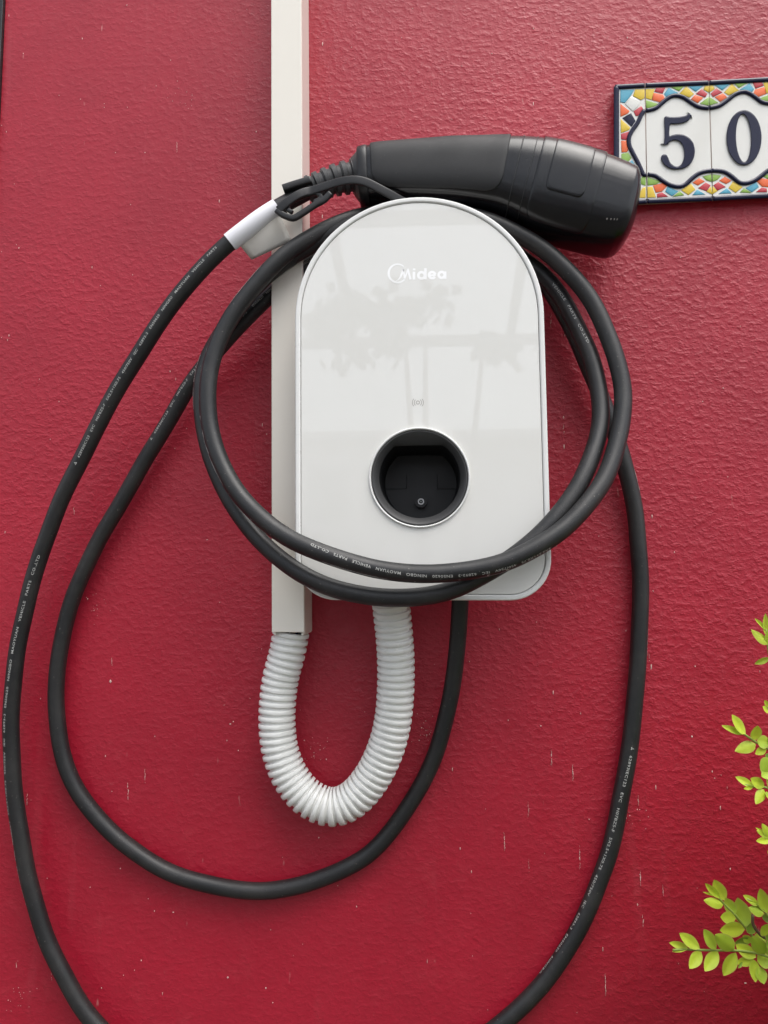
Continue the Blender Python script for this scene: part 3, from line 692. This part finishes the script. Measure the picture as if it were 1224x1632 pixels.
def leaf_matrix(b, tip, w, tilt=.35, thick=1.0):
    y = tip-b; l = y.length; yn = y.normalized()
    n = Vector((RL.uniform(-tilt, tilt), -1, RL.uniform(-tilt, tilt)+.25)); n = (n-yn*n.dot(yn)).normalized(); x = yn.cross(n)
    return Matrix(((x.x*w, y.x, n.x*l, b.x), (x.y*w, y.y, n.y*l, b.y), (x.z*w, y.z, n.z*l, b.z), (0, 0, 0, 1)))
shr = empty('boxwood_shrub', (.43, -.10, 0), 'leafy yellow-green boxwood shrub poking in at the right edge', 'shrub')
def c8(x, y): return (1040+x/4.636, 1280+y/4.636)
def c7(x, y): return (1040+x/4.8, 940+y/4.8)
def sprig(cv, stem, leaves, y, rs=.0009, wood=False, dy=0.0):
    n = len(stem)
    pts = [P(*cv(*q), y+dy*i/(max(1, n-1))) for i, q in enumerate(stem)]
    br = obj('branch', sweep(catmull(pts, .003), rs, seg=8), M['wood' if wood else 'stem'], shr, origin=False)
    for q in leaves:
        (bx, by, tx, ty, w_), k = q[:5], (q[5] if len(q) > 5 else RL.choice((0, 0, 1)))
        d = RL.uniform(-.006, .004); b = P(*cv(bx, by), y-.001); tp = P(*cv(tx, ty), y+d)
        sc = (4.636 if cv is c8 else 4.8)
        o = bpy.data.objects.new('leaf', leaf_mesh(RL.randrange(4), k)); COL.objects.link(o); o.parent = br
        o.matrix_basis = leaf_matrix(b, tp, w_/sc*(.7+y)/FPX*1.12)
sprig(c8, [(150,1085),(255,1080),(360,1085),(480,1088),(640,1090),(770,1110),(900,1150),(1050,1200)], [(350,1075,195,960,72,0),(470,1082,375,930,75,1),(605,1082,440,950,98,1),(262,1072,122,1028,46,0),(255,1080,148,1097,20,0),(360,1098,268,1222,72,0),(482,1095,385,1242,78,0),(615,1105,535,1285,82,0),
   (765,1140,612,1045,78,0),(752,1160,612,1178,60,0),(832,1115,718,965,88,1),(755,1160,752,1320,78,0),(775,1170,880,1150,92,1),(788,1205,822,1338,82,1),(665,1175,640,1220,22,2),(850,1120,905,1000,80,1),(870,1180,960,1290,80,1)], -.065)
sprig(c8, [(440,640),(520,735),(610,825),(690,925),(745,990),(820,1080)], [(500,705,386,590,44,0),(480,690,378,655,15,0),(535,720,453,563,78,0),(522,752,362,722,62,0),(608,822,535,695,72,1),(695,912,628,693,104,1),(615,852,497,838,78,0),(682,932,488,932,92,0),(752,965,700,880,70,2),(735,1010,605,1035,55,2),(730,1030,672,985,52,1),(760,1050,830,960,70,1)], -.055)
sprig(c8, [(690,705),(790,760),(850,825),(930,920)], [(787,752,668,680,46,0),(775,742,690,720,14,0),(845,812,793,628,76,0),(822,815,700,775,64,1),(880,850,806,850,55,2),(870,860,960,760,80,1),(870,960,800,905,95,0),(890,1000,828,985,55,2),(885,1050,838,1030,60,1)], -.07)
sprig(c8, [(740,825),(745,900),(800,975),(880,1020)], [], -.06, .0012, True)
sprig(c8, [(830,240),(900,262),(1000,300)], [(870,250,793,147,50,0),(858,240,768,178,20,0),(862,252,757,205,38,0),(880,272,757,282,44,0),(890,370,845,355,44,1),(900,250,930,150,60,0)], -.08)
sprig(c7, [(650,1070),(710,1110),(790,1165),(880,1215),(1000,1300)], [(712,1105,603,955,78,0),(690,1098,520,1040,44,0),(690,1106,588,1085,20,0),(788,1150,795,1033,80,0),(788,1180,630,1237,78,0),(800,1150,905,1180,86,1),(870,1212,782,1255,54,0),(900,1200,960,1100,80,1)], -.055)
sprig(c7, [(868,300),(880,420),(905,540),(960,640)], [(885,418,743,312,62,0),(868,305,796,218,28,0),(872,350,862,180,44,0),(885,420,905,290,60,0),(900,520,783,572,40,1),(930,560,990,500,60,1)], -.07)
sprig(c7, [(870,900),(930,960)], [(895,935,837,893,44,0),(890,900,862,848,28,0),(900,940,960,880,60,0)], -.055)
sprig(c7, [(700,1490),(790,1508),(870,1512),(960,1560)], [(772,1500,632,1430,50,0),(770,1510,692,1520,28,0),(855,1508,743,1440,72,0),(852,1528,779,1640,64,0),(900,1560,868,1590,50,1),(905,1290,825,1390,92,1),(900,1400,833,1430,62,1),(905,1280,862,1262,40,2),(880,1500,960,1440,80,1)], -.07)
# the rest of the shrub, outside the picture on the right: stems and a mass of leaves
def bush():
    R = random.Random(5); V, F = [], []
    LV = [(0, 0, 0), (.42, .32, .06), (0, .35, -.04), (-.42, .32, .06), (.38, .70, .03), (0, .72, -.06), (-.38, .70, .03), (0, 1, 0)]
    LF = [(0, 1, 2), (0, 2, 3), (1, 4, 5, 2), (2, 5, 6, 3), (4, 7, 5), (5, 7, 6)]
    for _ in range(15000):
        y = -.04-abs(R.gauss(0, .20)); x = .42*(.7+y)+.03+R.uniform(0, .42); z = R.uniform(.30, 1.22-.25*R.random()**2)
        if y < -.50 or pix(Vector((x, y, z)))[0] < 1275: continue
        a = R.uniform(0, 2*math.pi); el = R.uniform(-.4, .8); l = R.uniform(.016, .026)
        b = Vector((x, y, z)); d = Vector((math.cos(a)*math.cos(el), math.sin(a)*math.cos(el)*.6, math.sin(el)))*l
        mm = leaf_matrix(b, b+d, R.uniform(.010, .014), .9); n = len(V)
        V += [mm @ Vector(v) for v in LV]; F += [tuple(n+q for q in f) for f in LF]
    return V, F
props(obj('foliage', bush(), LM[2], shr), kind='stuff')
for x1, z1, y1 in ((.40, .95, -.09), (.42, 1.12, -.07), (.46, 1.25, -.13), (.50, 1.0, -.17), (.405, .88, -.10)):
    obj('branch', sweep(catmull([Vector((.47, -.17, 0)), Vector((.48, -.16, .4)), Vector((.5*(x1+.5), -.13, .75)), Vector((x1+.03, y1, z1))], .02), .003, seg=8), M['wood'], shr)

# ---------------------------------------------------------------- what stands opposite and shows in the glossy front
M['render_white'] = mat('white_render', (.82, .81, .78), .8); M['timber'] = mat('grey_timber', (.20, .19, .18), .7); M['dark'] = mat('dark_glass', (.02, .025, .03), .1)
bd = empty('neighbour_house', (0, -7.5, 0), 'pale rendered house opposite, seen only as a reflection', 'house')
obj('wall', box(-9, 9, -12, -7.5, 0, 2.75), M['render_white'], bd, smooth=False)
for x in (-1.35, -.75): obj('window', box(x, x+.42, -7.5, -7.47, 1.9, 2.5), M['dark'], bd, smooth=False)
obj('eaves', box(-9.2, 9.2, -12.2, -7.3, 2.751, 2.83), M['render_white'], bd, smooth=False)
pg = empty('pergola', (0, -3, 0), 'grey timber pergola over the terrace, seen only as a reflection', 'pergola')
for x in (-1.9, 1.0, 2.6): obj('post', box(x, x+.07, -4.2, -4.13, 0, 2.75), M['timber'], pg, smooth=False)
for y, z in ((-4.2, 2.752), (-3.1, 3.02), (-2.0, 3.29)): obj('beam', box(-2.6, 3.2, y, y+.05, z, z+.06), M['timber'], pg, smooth=False)
for i, x in enumerate((-2.3, -1.1, -.55, .45, 1.15, 2.3)):
    obj('rafter', xf(box(x, x+.05, -4.3, -.9, 0, .06), lambda v: Vector((v.x, v.y, v.z+2.83+(v.y+4.2)*.245))), M['timber'], pg, smooth=False)
tre = empty('garden_tree', (-.35, -3.3, 0), 'small leafy garden tree on thin stems, seen only as a reflection', 'tree')
tm = mat('tree_leaf', (.04, .06, .02), .7)
for a, b in (((-.12, -3.3, 0), (-.05, -3.3, 2.5)), ((-.05, -3.3, 0), (-.15, -3.3, 2.45)), ((-.08, -3.3, 0), (.24, -3.35, 2.45))):
    obj('trunk', sweep([Vector(a), (Vector(a)+Vector(b))/2+Vector((.03, 0, 0)), Vector(b)], [.03, .022, .012], seg=8), M['wood'], tre)
def crown():
    R = random.Random(2); gs = []
    cl = [(R.gauss(-.1, .3), R.uniform(-3.4, -3.1), R.uniform(2.36, 2.72), R.uniform(.03, .08)) for _ in range(13)]
    for cx, cy, cz, r in cl:
        for _ in range(38):
            c = Vector((R.gauss(cx, r), R.gauss(cy, r*.7), R.gauss(cz, r*.6))); a = Vector((R.uniform(-1, 1), R.uniform(-1, 1), R.uniform(-1, 1))).normalized()*.075; b = a.orthogonal().normalized()*.036
            gs.append(([c, c+a*.5+b, c+a, c+a*.5-b], [(0, 1, 2, 3)]))
    return join(*gs)
props(obj('crown', crown(), tm, tre, smooth=False), kind='stuff')
